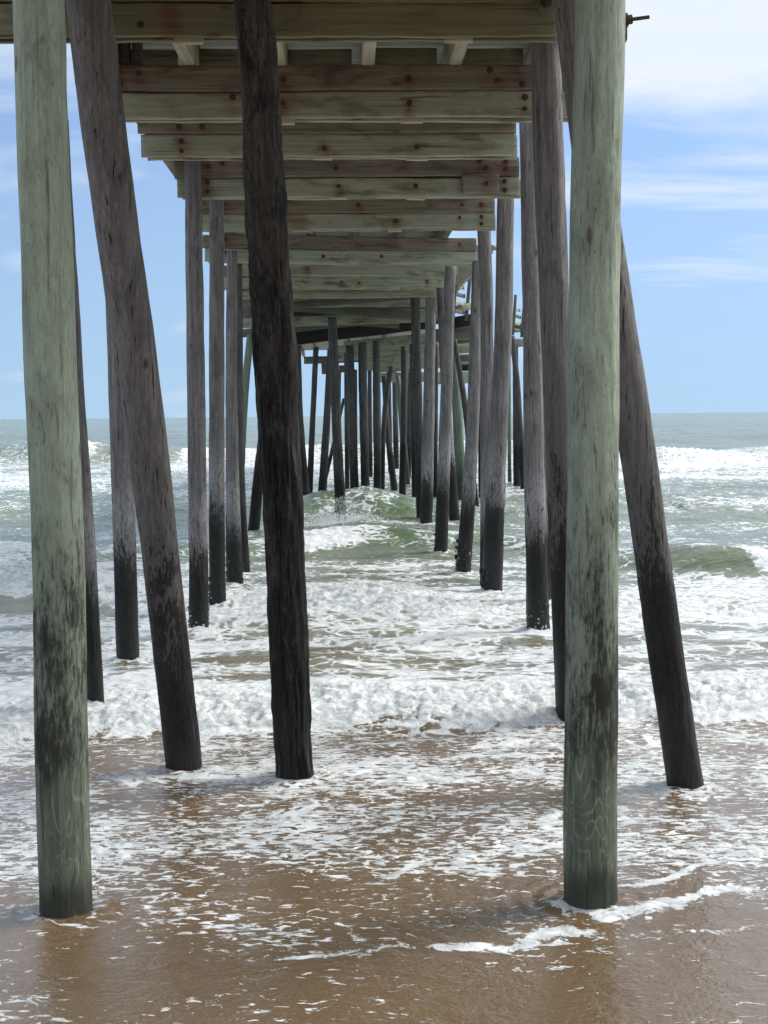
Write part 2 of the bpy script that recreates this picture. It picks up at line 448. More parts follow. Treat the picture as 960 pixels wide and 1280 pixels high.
# ------------------------------------------------------------------ the setting: sand and sea
ys = np.concatenate([np.linspace(-80, 0, 20), np.linspace(0.5, 30, 80), np.geomspace(32, 9000, 30)])
xs = np.concatenate([-np.geomspace(6000, 12, 24), np.linspace(-11, 11, 60), np.geomspace(12, 6000, 24)])
X, Y = np.meshgrid(xs, ys)
Z = np.where(Y < 5.0, (5.0 - Y) * 0.085 - 0.012, (5.0 - Y) * 0.05 - 0.012)
Z = np.where(Y < -20, 2.1 + (-20 - Y) * 0.01, Z)
Z = np.maximum(Z, -4.0) + 0.008 * fbm(X * 0.7, Y * 0.7, 3)
ny, nx = X.shape
idx = np.arange(ny * nx).reshape(ny, nx)
q = np.stack([idx[:-1, :-1], idx[:-1, 1:], idx[1:, 1:], idx[1:, :-1]], -1).reshape(-1, 4)
sand = link('beach_sand', mesh_np('beach_sand', np.stack([X, Y, Z], -1).reshape(-1, 3), q), M['sand'])
tag(sand, 'brown wet sand of the beach under the shallow wash', kind='structure')

K = F * EYE
p = np.concatenate([np.arange(1150, 790, -6.0), np.arange(790, 270, -1.0), np.arange(270, 95, -0.3),
                    np.arange(95, 40, -0.5), np.arange(40, 6, -0.35), np.geomspace(6, 0.55, 40)])
yr = K / p
u = np.concatenate([-np.geomspace(4.0, 1.03, 16), np.linspace(-1, 1, 660), np.geomspace(1.03, 4.0, 16)])
X = u[None, :] * (0.42 * yr[:, None] + 1.0)
Y = np.repeat(yr[:, None], len(u), 1)
cw = fbm(X * 0.05, Y * 0.05, 3)

def wave(Yc, A, wf, wb):
    s = Y - Yc
    return A * np.where(s < 0, np.exp(-np.abs(s / wf) ** 2.4), np.exp(-(s / wb) ** 2)), s
Z = np.zeros_like(X); foam = np.zeros_like(X); lump = np.zeros_like(X); tint = np.zeros_like(X)
wig = fbm(X * 0.8, X * 0 + 3.3, 4)
wig2 = fbm(X * 0.35, X * 0 + 8.8, 4)
# the last bore running up the sand
Yc = 11.25 + 0.075 * X + 0.28 * wig
h, s = wave(Yc, 0.115 * (1 + 0.3 * wig2), 0.42, 1.7)
Z += h
b0 = sst(-0.72, -0.45, s + 0.12 * fbm(X * 4, Y * 4, 3)) * (1 - sst(0.7, 2.0, s))
foam = np.maximum(foam, (0.90 + 0.1 * fbm(X * 2, Y * 2, 3)) * b0); lump += 1.0 * sst(-0.72, -0.3, s) * (1 - sst(0.3, 1.3, s))
sheet = sst(0.2, 0.9, s) * (1 - sst(17.0, 17.6, Y))
lens = fbm(X * 0.55, Y * 1.25, 5)
foam = np.maximum(foam, sheet * np.clip(0.47 - 0.62 * lens + 0.16 * sst(14.2, 16.0, Y), 0.08, 0.86))
Z += sheet * 0.05 * fbm(X * 0.7, Y * 1.6, 4)
# second bore
Yc = 17.5 + 0.22 * wig + 2.6 * np.exp(-((X + 5.6) / 2.0) ** 2)
A1 = 0.08 + 0.15 * np.exp(-((X + 0.45) / 1.3) ** 2) + 0.2 * np.exp(-((X + 5.6) / 1.6) ** 2)
h, s = wave(Yc, A1, 0.8, 2.2)
Z += h
b1 = sst(-1.25, -0.9, s + 0.25 * fbm(X * 2.5, Y * 2.5, 3)) * (1 - sst(1.0, 3.2, s))
foam = np.maximum(foam, b1 * np.clip(0.56 + 1.5 * A1, 0, 0.95)); lump += 1.25 * sst(-1.15, -0.6, s) * (1 - sst(0.4, 1.6, s)) * np.clip(A1 / 0.22, 0, 1.2)
mid = sst(0.6, 1.4, s) * (1 - sst(22.5, 25.5, Y))
foam = np.maximum(foam, mid * np.clip(0.43 - 0.55 * fbm(X * 0.45 + 5, Y * 0.9, 5), 0.05, 0.84))
# the green breaker
Yc = 24.3 + 2.3 * np.exp(-((X - 0.5) / 3.2) ** 2) - 2.9 * sst(2.0, 5.2, X) + 0.5 * wig2 + 0.25 * wig
A2 = (0.20 + 0.14 * np.exp(-((X + 0.4) / 1.7) ** 2) + 0.24 * np.exp(-((X - 5.4) / 1.0) ** 2) + 0.12 * np.exp(-((X + 7.5) / 3) ** 2)) * (1 + 0.18 * wig)
h, s = wave(Yc, A2, 1.15, 4.0)
Z += h
front = sst(-1.7, -1.0, s) * (1 - sst(-0.1, 0.5, s))
tint = np.maximum(tint, front)
left_break = np.exp(-((X + 1.35) / 0.75) ** 2) + np.exp(-((X - 6.2) / 0.45) ** 2) + 0.8 * np.exp(-((X + 7.5) / 1.2) ** 2)
fr = np.clip(0.34 + 0.30 * fbm(X * 0.8, Y * 0.7, 4) + 0.75 * left_break, 0, 0.95)
fr = np.where(np.abs(X - 5.0) < 0.75, np.minimum(fr, 0.12 + 0.1 * left_break), fr)
foam = foam * (1 - front) + front * fr
lip = sst(-0.45, -0.15, s) * (1 - sst(0.05, 0.35, s))
foam = np.maximum(foam, lip * np.clip(0.35 + 0.5 * fbm(X * 1.6, Y * 0 + 4.0, 3) + 0.4 * left_break, 0, 0.9))
lump += 0.8 * np.clip(left_break, 0, 1) * front
fbk = sst(0.3, 1.0, s) * (1 - sst(30, 33, Y))
foam = np.maximum(foam, fbk * np.clip(0.30 + 0.35 * fbm(X * 0.3, Y * 0.35, 4), 0, 0.7))
# the dark green wave under the pier
A3 = 0.52 * np.exp(-np.abs((X + 0.7) / 1.9) ** 3) + 0.16 + 0.08 * wig
Yc = 33.2 + 0.5 * wig2 + 0.06 * (X + 0.4) ** 2 * (np.abs(X) < 8) + 3.0 * (np.abs(X) >= 8)
h, s = wave(Yc, A3 * (1 + 0.1 * wig), 1.35, 4.2)
Z += h
front = sst(-2.0, -1.3, s) * (1 - sst(0.0, 0.8, s)) * np.exp(-((X + 0.3) / 2.6) ** 2)
tint = np.maximum(tint, front)
foam = foam * (1 - front) + front * np.clip(0.40 + 0.42 * fbm(X * 0.9, Y * 0.6, 4) + 0.35 * sst(1.0, 3.0, np.abs(X + 0.3)) - 0.1, 0, 0.8)
# open water between the surf lines
far = sst(30, 36, Y)
foam = np.maximum(foam, far * np.clip(0.33 + 0.45 * fbm(X * 0.10, Y * 0.16, 4) + 0.22 * sst(44, 60, Y), 0.03, 0.85) * (1 - sst(66, 90, Y)))
Z += 0.14 * sst(26, 36, Y) * (1 - sst(200, 600, Y) * 0.3) * fbm(X * 0.22, Y * 0.5, 5, 0.6)
# outer breakers
br = fbm(X * 0.06 + 2.2, Y * 0 + 1.5, 3)
Yc = 80 + 16 * fbm(X * 0.035, Y * 0 + 6.1, 3) + 1.2 * wig2
A4 = np.clip(0.75 + 0.7 * br, 0.3, 1.35)
h, s = wave(Yc, A4, 2.6, 9.0)
Z += h
brk = sst(-0.02, 0.12, fbm(X * 0.07 + 7.0, Y * 0 + 2.5, 3) + 0.02)
foam = np.maximum(foam, sst(-6.5, -2.5, s) * (1 - sst(-0.3, 1.6, s)) * np.clip(0.12 + 0.62 * brk + 0.2 * fbm(X * 0.35, Y * 0.35, 3), 0, 0.8))
lump += 4.0 * sst(-4.5, -2.0, s) * (1 - sst(-0.2, 1.5, s)) * brk
foam = np.maximum(foam, sst(-24, -8, s) * (1 - sst(-7, -2.5, s)) * np.clip(0.36 + 0.6 * fbm(X * 0.12, Y * 0.2, 4), 0, 0.8))
for yc, a, w in ((118, 0.55, 6), (165, 0.5, 8), (235, 0.55, 12), (340, 0.5, 16)):
    h, s = wave(yc + 10 * fbm(X * 0.02, Y * 0 + yc, 3), a * (1 + 0.5 * fbm(X * 0.03, Y * 0 + yc * 2, 2)), w, w * 1.8)
    Z += h
foam = np.maximum(foam, sst(86, 92, Y) * np.clip(-0.42 + 0.95 * fbm(X * 0.10, Y * 0.12, 4), 0, 0.6) * (1 - sst(180, 320, Y)))
# chop and whitewater lumps
amp = 0.003 + 0.012 * sst(9.8, 11.5, Y) + 0.03 * sst(18, 30, Y)
Z += amp * fbm(X * 1.5, Y * 2.2, 5, 0.6) * (1 - sst(120, 200, Y))
bil = 1 - np.abs(fbm(X * 2.2, Y * 2.2, 5, 0.6)) * 2.2
bil2 = 1 - np.abs(fbm(X * 6.5, Y * 6.5, 3, 0.6)) * 2.2
Z += np.clip(lump, 0, 3) * (0.050 * bil + 0.030 * bil2 * (Y < 40))
# foam lines left by the wash on the film
line = np.zeros_like(X)
near = np.where(yr < 11.6)[0]
xn, yn = X[near], Y[near]
wx = 0.16 * fbm(xn * 2.0, yn * 2.0, 5); wy = 0.16 * fbm(xn * 2.0 + 40, yn * 2.0, 5)
ln = np.zeros_like(xn)
def foam_line(pts, w, strength=1.0):
    """pts: spots of the photograph the foam line passes, w: half width in metres"""
    global ln
    pw = [on_water(*a) for a in pts]
    ax, ay = xn + wx, yn + wy
    best = np.full_like(xn, 1e9)
    for (x0, y0), (x1, y1) in zip(pw[:-1], pw[1:]):
        dx, dy = x1 - x0, y1 - y0
        t = np.clip(((ax - x0) * dx + (ay - y0) * dy) / (dx * dx + dy * dy), 0, 1)
        best = np.minimum(best, np.hypot(ax - x0 - t * dx, ay - y0 - t * dy))
    ln = np.maximum(ln, strength * np.exp(-(best / w) ** 2))
foam_line([(700, 1138), (775, 1146), (850, 1130), (905, 1122), (990, 1108), (1100, 1085)], 0.095, 1.1)
foam_line([(690, 1130), (720, 1136)], 0.09)
foam_line([(530, 1184), (610, 1184), (665, 1172), (740, 1166), (800, 1172), (960, 1160)], 0.07)
foam_line([(500, 1092), (560, 1076), (620, 1066), (702, 1064)], 0.07)
foam_line([(780, 1106), (850, 1092), (910, 1078)], 0.06)
foam_line([(185, 968), (215, 972), (260, 973), (300, 975), (345, 964), (420, 962), (500, 950), (700, 944)], 0.10, 0.95)
foam_line([(335, 985), (352, 990), (400, 988), (440, 980), (520, 972), (600, 975)], 0.09, 0.95)
foam_line([(350, 1201), (435, 1194)], 0.04)
foam_line([(440, 1194), (500, 1190)], 0.035)
foam_line([(190, 1150), (270, 1132), (330, 1118)], 0.035, 0.8)
foam_line([(-60, 1040), (60, 1046), (200, 1036), (330, 1042)], 0.03, 0.75)
foam_line([(810, 985), (850, 995), (930, 985), (1000, 978)], 0.05, 0.85)
foam_line([(890, 1060), (960, 1068), (1060, 1060)], 0.05, 0.85)
foam_line([(30, 1152), (84, 1160), (125, 1156)], 0.03, 0.8)
for (bx_, by_, br_) in ((83, 1152, .15), (738, 1140, .155), (231, 966, .14), (369, 979, .15), (858, 989, .14)):
    wxp, wyp = on_water(bx_, by_)
    dd = np.hypot(xn - wxp, (yn - wyp - 0.02)) - br_
    ln = np.maximum(ln, 0.72 * np.exp(-(dd / 0.045) ** 2) * (0.65 + 0.7 * fbm(xn * 5, yn * 5, 2)))
fleck = np.zeros_like(X)
dens = 0.42 + 0.55 * sst(6.1, 8.2, yn) - 0.12 * sst(9.4, 10.2, yn) + 0.75 * fbm(xn * 0.8, yn * 1.1, 4)
fleck[near] = np.clip(dens, 0.0, 1.25)
ln *= np.clip(0.95 + 0.75 * fbm(xn * 1.3 + 9, yn * 1.3, 3), 0.3, 1.15)
line[near] = ln
foam[near] = np.maximum(foam[near], np.clip(0.28 + 0.42 * fbm(xn * 0.9, yn * 1.4, 4) - 0.10 * (1 - sst(8.4, 9.8, yn)), 0, .55) * sst(7.4, 8.4, yn) * (1 - sst(10.6, 11.0, yn)))
for (bx_, by_, br_) in ((120, 887, .1), (712, 888, .13), (160, 827, .13), (249, 788, .13), (673, 790, .14), (272, 768, .12), (614, 750, .15),
                        (294, 735, .13), (579, 718, .13), (551, 692, .13), (231, 966, .14), (369, 979, .15), (858, 989, .14), (83, 1152, .15), (738, 1140, .155)):
    wxp, wyp = on_water(bx_, by_)
    if 880 < by_ < 890: wyp -= 0.6
    wyp += br_
    dd = np.hypot(X - wxp, Y - wyp) - br_
    ring = np.exp(-(np.maximum(dd, 0) / 0.11) ** 2)
    wake = np.exp(-((X - wxp) / (br_ * 1.3)) ** 2) * sst(-1.3, -0.1, Y - wyp) * (Y < wyp)
    if wyp > 10:
        foam = np.maximum(foam, ring * (0.75 + 0.3 * fbm(X * 4, Y * 4, 2)) + 0.0 * wake)
        Z += 0.05 * ring * (0.6 + fbm(X * 5, Y * 5, 3))
    else:
        Z += 0.022 * np.exp(-((dd - 0.03) / 0.05) ** 2) * (0.7 + fbm(X * 6, Y * 6, 3)) * (Y < wyp + 0.15) - 0.006 * np.sin(dd * 60) * np.exp(-np.maximum(dd, 0) / 0.16)
deep = sst(10.0, 20.0, Y) * 0.75 + 0.25 * sst(18, 30, Y)
Z += 0.006
ny, nx = X.shape
idx = np.arange(ny * nx).reshape(ny, nx)
q = np.stack([idx[:-1, :-1], idx[:-1, 1:], idx[1:, 1:], idx[1:, :-1]], -1).reshape(-1, 4)
me = mesh_np('sea', np.stack([X, Y, Z], -1).reshape(-1, 3), q)
attr(me, 'foam', foam); attr(me, 'deep', deep); attr(me, 'line', line); attr(me, 'tint', tint); attr(me, 'fleck', fleck)
attr(me, 'open', sst(60, 160, Y))
me.materials.append(M['sea']); me.materials.append(M['film'])
me.polygons.foreach_set('material_index', (Y[:-1, :-1] < 11.2).astype(np.int32).ravel())
sea = link('sea', me)
tag(sea, 'grey green surf with white foam washing over brown sand', kind='structure')

# ------------------------------------------------------------------ the pier
AXIS = -math.tan(R(1.74))                      # the pier runs a little to the left
pier = bpy.data.objects.new('fishing_pier', None)
COL.objects.link(pier)
pier.location = (-0.2, 6.8, 0)
tag(pier, 'old wooden pier on round timber piles reaching out through the surf', 'pier')
PIN = Matrix.Translation(-Vector(pier.location))

def place(o, loc, rot=None, parent=None):
    """world placement, also under a parent that only has a location"""
    l = Vector(loc)
    if parent is not None:
        o.parent = parent
        l = l - Vector(parent.location)
    o.location = l
    if rot is not None: o.rotation_euler = rot
    return o

def pile_mesh(cent, rad, seed, sides, dz, rough, fiss, low=-0.45, top=None):
    """cent: world points from the foot up, rad: radii there; a tapered, slightly bent, checked log"""
    c = np.array(cent); r = np.array(rad)
    o = np.argsort(c[:, 2]); c = c[o]; r = r[o]
    if c[0, 2] > low:
        t = (low - c[0, 2]) / (c[1, 2] - c[0, 2])
        c = np.vstack([c[0] + t * (c[1] - c[0]), c]); r = np.concatenate([[r[0]], r])
    if top is not None and top > c[-1, 2]:
        t = (top - c[-1, 2]) / (c[-1, 2] - c[-2, 2])
        c = np.vstack([c, c[-1] + t * (c[-1] - c[-2])]); r = np.concatenate([r, [r[-1]]])
    n = max(6, int((c[-1, 2] - c[0, 2]) / dz))
    z = np.linspace(c[0, 2], c[-1, 2], n)
    x = np.interp(z, c[:, 2], c[:, 0]); y = np.interp(z, c[:, 2], c[:, 1]); rr = np.interp(z, c[:, 2], r)
    ker = max(1, int(0.5 / dz)); kk = np.ones(2 * ker + 1) / (2 * ker + 1)
    def smooth(v):
        e = np.concatenate([v[0] + (v[1] - v[0]) * np.arange(-ker, 0), v, v[-1] + (v[-1] - v[-2]) * np.arange(1, ker + 1)])
        return np.convolve(e, kk, 'valid')
    x, y, rr = smooth(x), smooth(y), smooth(rr)
    x = x + 0.05 * rr * fbm(z * 0.8, z * 0 + seed * 3.1, 3); y = y + 0.05 * rr * fbm(z * 0.8, z * 0 + seed * 5.7 + 20, 3)
    th = np.linspace(0, 2 * np.pi, sides, endpoint=False)
    T, ZZ = np.meshgrid(th, z)
    U = T / (2 * np.pi)
    k1 = rough * (0.05 * fbm(U * 4, ZZ * 1.1 + seed * 7.3, 3, per=4) + 0.02 * fbm(U * 16, ZZ * 2.2 + seed * 3.3, 2, per=16))
    if rough > 2: k1 = k1 + 0.075 * fbm(U * 6, ZZ * 4.5 + seed, 4, 0.6, per=6) + 0.05 * sst(0.25, 0.7, fbm(U * 3, ZZ * 1.3 + 4.4, 2, per=3))
    f = np.abs(fbm(U * 14, ZZ * 0.7 + seed * 11.1, 3, per=14))
    k2 = -fiss * 0.09 * (1 - sst(0.0, 0.13, f)) * sst(-0.1, 0.3, fbm(U * 3, ZZ * 0.6 + seed, 2, per=3))
    rad2 = rr[:, None] * (1 + k1 + k2)
    org = np.array([np.interp(0, z, x), np.interp(0, z, y), 0.0])
    co = np.stack([x[:, None] + rad2 * np.cos(T) - org[0], y[:, None] + rad2 * np.sin(T) - org[1], ZZ], -1).reshape(-1, 3)
    ii = np.arange(n * sides).reshape(n, sides); jj = np.roll(ii, -1, 1)
    q = np.stack([ii[:-1], jj[:-1], jj[1:], ii[1:]], -1).reshape(-1, 4)
    # sawn top
    tc_ = np.array([[x[-1] - org[0], y[-1] - org[1], z[-1] + 0.004]])
    base = len(co); co = np.vstack([co, tc_])
    capq = np.stack([ii[-1, 0::2], ii[-1, 1::2], np.roll(ii[-1, 0::2], -1), np.full(sides // 2, base)], -1)
    me = mesh_np('pile', co, np.vstack([q, capq]))
    me.polygons.foreach_set('use_smooth', np.concatenate([np.ones(len(q), bool), np.zeros(len(capq), bool)]))
    return me, Vector(org)

def pile(pts, d, mat, seed, name='pile', parent=pier, rough=1.0, fiss=0.5, sides=28, dz=0.06, top=None, d_top=None):
    """pts: (x, y, width) in the photograph from the top down; d: metres out at the foot"""
    y0, y1 = pts[0][1], pts[-1][1]
    if y1 > 685: d = on_water(pts[-1][0], y1)[1] + pts[-1][2] * d / F / 2 - (0.62 if 880 < y1 < 890 else 0.0)
    cent, rad = [], []
    for (px, py, w) in pts:
        dd = d if d_top is None else d_top + (d - d_top) * (py - y0) / (y1 - y0)
        cent.append(tuple(at(px, py, dd))); rad.append(w * dd / F / 2)
    me, org = pile_mesh(cent, rad, seed, sides, dz, rough, fiss, top=top)
    o = link(name, me, mat)
    place(o, org, None, parent)
    return o

ZC = 5.24            # underside of the caps
# two newer green piles
o = pile([(48, 0, 62), (56, 250, 63), (65, 500, 64), (72, 700, 65), (77, 900, 66), (83, 1152, 67)], 6.83, M['green_pile'], 1,
         rough=0.7, fiss=0.25, sides=64, dz=0.03, top=5.78)
tag(o, 'pale green pile with black blotches and bare grain near its foot')
pile_gl = o
o = pile([(750, 0, 60), (744, 250, 62), (742.5, 500, 63), (740, 750, 66), (739, 1000, 68), (738, 1140, 69)], 6.90, M['green_pile'], 2,
         rough=0.7, fiss=0.35, sides=64, dz=0.03, top=5.78)
tag(o, 'pale green pile with a broad black tide band and an iron rod through its head')
pile_gr = o
# three old piles that lean on their own
o = pile([(110, 0, 55), (148, 300, 54), (178, 500, 51), (202, 700, 47), (231, 966, 46)], 9.45, M['grey_pile'], 3, 'leaning_pile', None,
         rough=0.9, fiss=0.6, sides=56, dz=0.035, top=5.95, d_top=8.9)
tag(o, 'leaning weathered grey pile standing beside the charred black one', 'pile', 'old leaning piles')
o = pile([(316, 0, 46), (328, 150, 47), (334, 300, 51), (346, 500, 52), (354, 660, 50), (360.5, 740, 49), (363, 850, 49), (369, 979, 50)], 9.28, M['char_pile'], 4, 'leaning_pile', None,
         rough=3.6, fiss=2.2, sides=96, dz=0.025, top=5.95, d_top=8.9)
tag(o, 'charred black cracked pile leaning across the middle of the pier', 'pile', 'old leaning piles')
o = pile([(716, 0, 48), (751, 280, 48), (783, 480, 46), (804, 600, 45), (828, 800, 44), (858, 989, 46)], 9.12, M['grey_pile'], 5, 'leaning_pile', None,
         rough=1.0, fiss=0.7, sides=56, dz=0.035, top=5.95, d_top=8.9)
tag(o, 'dark grey pile leaning out past the second green pile', 'pile', 'old leaning piles')

# the pier's own rows
P_ = []
def add(pts, d, mat, seed, **kw):
    o = pile(pts, d, mat, seed, **kw); P_.append(o); return o
A_ = add([(680, 20, 36), (685, 150, 38), (688, 260, 38), (697, 480, 36), (704, 700, 35), (712, 888, 34)], 11.7, M['grey_pile'], 11, fiss=0.6)
add([(72, 150, 26), (92, 480, 25), (105, 640, 24), (120, 887, 22)], 11.7, M['salt_pile'], 12)
L4 = add([(138, 195, 26), (147, 400, 27), (153, 600, 28), (160, 827, 29)], 13.8, M['salt_pile'], 13)
L5 = add([(241, 196, 21), (244, 400, 22), (247, 600, 23), (249, 788, 25)], 15.85, M['salt_pile'], 14)
B_ = add([(660, 148, 22), (665, 400, 23), (668, 600, 26), (673, 790, 29)], 15.85, M['salt_pile'], 15)
add([(672, 148, 16), (676, 420, 16), (680, 640, 16)], 17.6, M['salt_pile'], 35)
L6 = add([(271, 246, 18), (271, 400, 19), (271, 600, 20), (272, 768, 21)], 17.2, M['salt_pile'], 16)
D_ = add([(632, 244, 21), (630, 400, 22), (622, 560, 23), (614, 750, 27)], 18.55, M['salt_pile'], 17)
L7 = add([(290, 314, 13), (289, 450, 14), (290, 600, 17), (294, 735, 22)], 19.9, M['salt_pile'], 18)
add([(605, 284, 17), (609, 400, 16), (608, 600, 15), (607, 735, 15)], 20.4, M['salt_pile'], 19)
E_ = add([(597, 326, 13), (595, 400, 15), (590, 560, 16), (579, 718, 20)], 21.5, M['salt_pile'], 20)
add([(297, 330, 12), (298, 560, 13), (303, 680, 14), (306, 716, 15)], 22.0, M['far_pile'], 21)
G_ = add([(563, 333, 13), (561, 400, 14), (557, 520, 15), (551, 692, 17)], 24.8, M['salt_pile'], 22)
H_ = add([(539, 344, 13), (538, 400, 13), (536, 520, 15), (533, 652, 16)], 30.0, M['salt_pile'], 23, sides=20)
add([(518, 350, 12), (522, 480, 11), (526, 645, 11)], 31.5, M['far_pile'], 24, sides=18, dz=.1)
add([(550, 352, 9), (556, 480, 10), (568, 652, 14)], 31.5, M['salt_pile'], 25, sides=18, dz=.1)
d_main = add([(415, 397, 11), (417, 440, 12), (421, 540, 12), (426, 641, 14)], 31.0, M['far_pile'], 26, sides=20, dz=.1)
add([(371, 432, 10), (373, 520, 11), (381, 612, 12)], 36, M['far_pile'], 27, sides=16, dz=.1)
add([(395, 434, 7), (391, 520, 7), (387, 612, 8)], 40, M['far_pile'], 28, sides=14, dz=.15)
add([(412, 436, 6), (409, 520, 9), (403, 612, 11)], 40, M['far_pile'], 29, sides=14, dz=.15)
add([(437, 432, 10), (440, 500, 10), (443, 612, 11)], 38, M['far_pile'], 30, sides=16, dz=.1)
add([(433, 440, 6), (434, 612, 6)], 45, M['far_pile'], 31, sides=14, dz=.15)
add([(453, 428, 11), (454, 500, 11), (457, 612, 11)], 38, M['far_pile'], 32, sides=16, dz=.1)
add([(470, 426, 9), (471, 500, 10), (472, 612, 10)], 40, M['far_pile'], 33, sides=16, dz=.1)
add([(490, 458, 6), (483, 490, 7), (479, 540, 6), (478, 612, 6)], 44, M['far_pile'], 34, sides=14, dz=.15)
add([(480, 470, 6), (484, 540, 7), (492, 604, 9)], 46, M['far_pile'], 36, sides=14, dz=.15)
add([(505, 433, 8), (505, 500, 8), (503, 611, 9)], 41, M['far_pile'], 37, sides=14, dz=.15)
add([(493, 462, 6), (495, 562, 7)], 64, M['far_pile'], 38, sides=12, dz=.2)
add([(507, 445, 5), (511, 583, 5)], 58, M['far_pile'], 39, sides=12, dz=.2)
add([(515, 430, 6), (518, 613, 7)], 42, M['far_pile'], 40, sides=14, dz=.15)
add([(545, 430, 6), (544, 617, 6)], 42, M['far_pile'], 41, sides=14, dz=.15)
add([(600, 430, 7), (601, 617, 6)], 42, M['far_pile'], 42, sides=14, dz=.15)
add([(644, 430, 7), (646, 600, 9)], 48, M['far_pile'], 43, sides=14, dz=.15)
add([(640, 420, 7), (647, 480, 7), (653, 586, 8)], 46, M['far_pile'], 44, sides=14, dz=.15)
add([(636, 440, 5), (637, 586, 5)], 50, M['brace'], 45, sides=12, dz=.15)
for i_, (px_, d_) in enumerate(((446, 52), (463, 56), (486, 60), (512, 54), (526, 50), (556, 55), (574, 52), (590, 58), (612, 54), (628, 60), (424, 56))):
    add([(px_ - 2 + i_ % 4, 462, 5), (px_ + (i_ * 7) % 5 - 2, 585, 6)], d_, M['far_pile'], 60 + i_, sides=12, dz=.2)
# raking braces
add([(313, 418, 9), (305, 500, 10), (297, 640, 12)], 29, M['brace'], 46, name='brace_pile', sides=16, dz=.1)
add([(345, 420, 12), (326, 570, 13), (317, 659, 15)], 29.5, M['far_pile'], 47, name='brace_pile', sides=16, dz=.1)
add([(566, 440, 8), (572, 520, 13), (576, 602, 13)], 40, M['brace'], 48, name='brace_pile', sides=16, dz=.1)
add([(568, 424, 6), (582, 510, 8), (595, 633, 8)], 35, M['far_pile'], 49, name='brace_pile', sides=14, dz=.1)
add([(430, 498, 4), (413, 572, 5)], 42, M['far_pile'], 50, name='brace_pile', sides=12, dz=.15)
add([(497, 470, 6), (505, 560, 8)], 50, M['brace'], 51, name='brace_pile', sides=12, dz=.15)

# --- shells round the feet of the piles that stand in the surf
def shell_cluster(parent, rad, n, seed, zlo, zhi, mat, name, size):
    rng = random.Random(seed)
    base = np.array([(math.cos(a) * math.cos(b), math.sin(a) * math.cos(b), math.sin(b)) for b in (-0.6, 0.6) for a in np.linspace(0, 2 * math.pi, 5, endpoint=False) + b]
                    + [(0, 0, 1.0), (0, 0, -1.0)])
    co, fa_ = [], []
    for i in range(n):
        a = rng.uniform(0, 2 * math.pi); z = zlo + (zhi - zlo) * rng.random() ** 1.6
        s_ = size * rng.uniform(0.5, 1.3)
        c = np.array([math.cos(a) * (rad - 0.012), math.sin(a) * (rad - 0.012), z])
        v = base * np.array([s_, s_, s_ * rng.uniform(0.7, 1.5)]) + c
        o_ = len(co); co += [tuple(x) for x in v]
        for j in range(5):
            j2 = (j + 1) % 5
            fa_ += [(o_ + j, o_ + j2, o_ + 5 + j2, o_ + 5 + j), (o_ + 5 + j, o_ + 5 + j2, o_ + 10), (o_ + j2, o_ + j, o_ + 11)]
    me = bpy.data.meshes.new(name); me.from_pydata(co, [], fa_)
    o = link(name, me, mat, parent)
    tag(o, kind='stuff')
    return o
for pl, rd, n, zh, bn in ((L5, .125, 70, .35, 9), (B_, .135, 70, .38, 16), (L6, .115, 80, .5, 3), (D_, .155, 90, .42, 0), (L7, .135, 90, .42, 0), (E_, .135, 80, .6, 4), (G_, .13, 60, .5, 0)):
    shell_cluster(pl, rd, n, n + int(rd * 1e4), -0.02, zh, M['mussel'], 'mussel_cluster', 0.024)
    if bn: shell_cluster(pl, rd + .012, bn * 2, n + 77, 0.02, zh * .7, M['barnacle'], 'barnacle_cluster', 0.016)

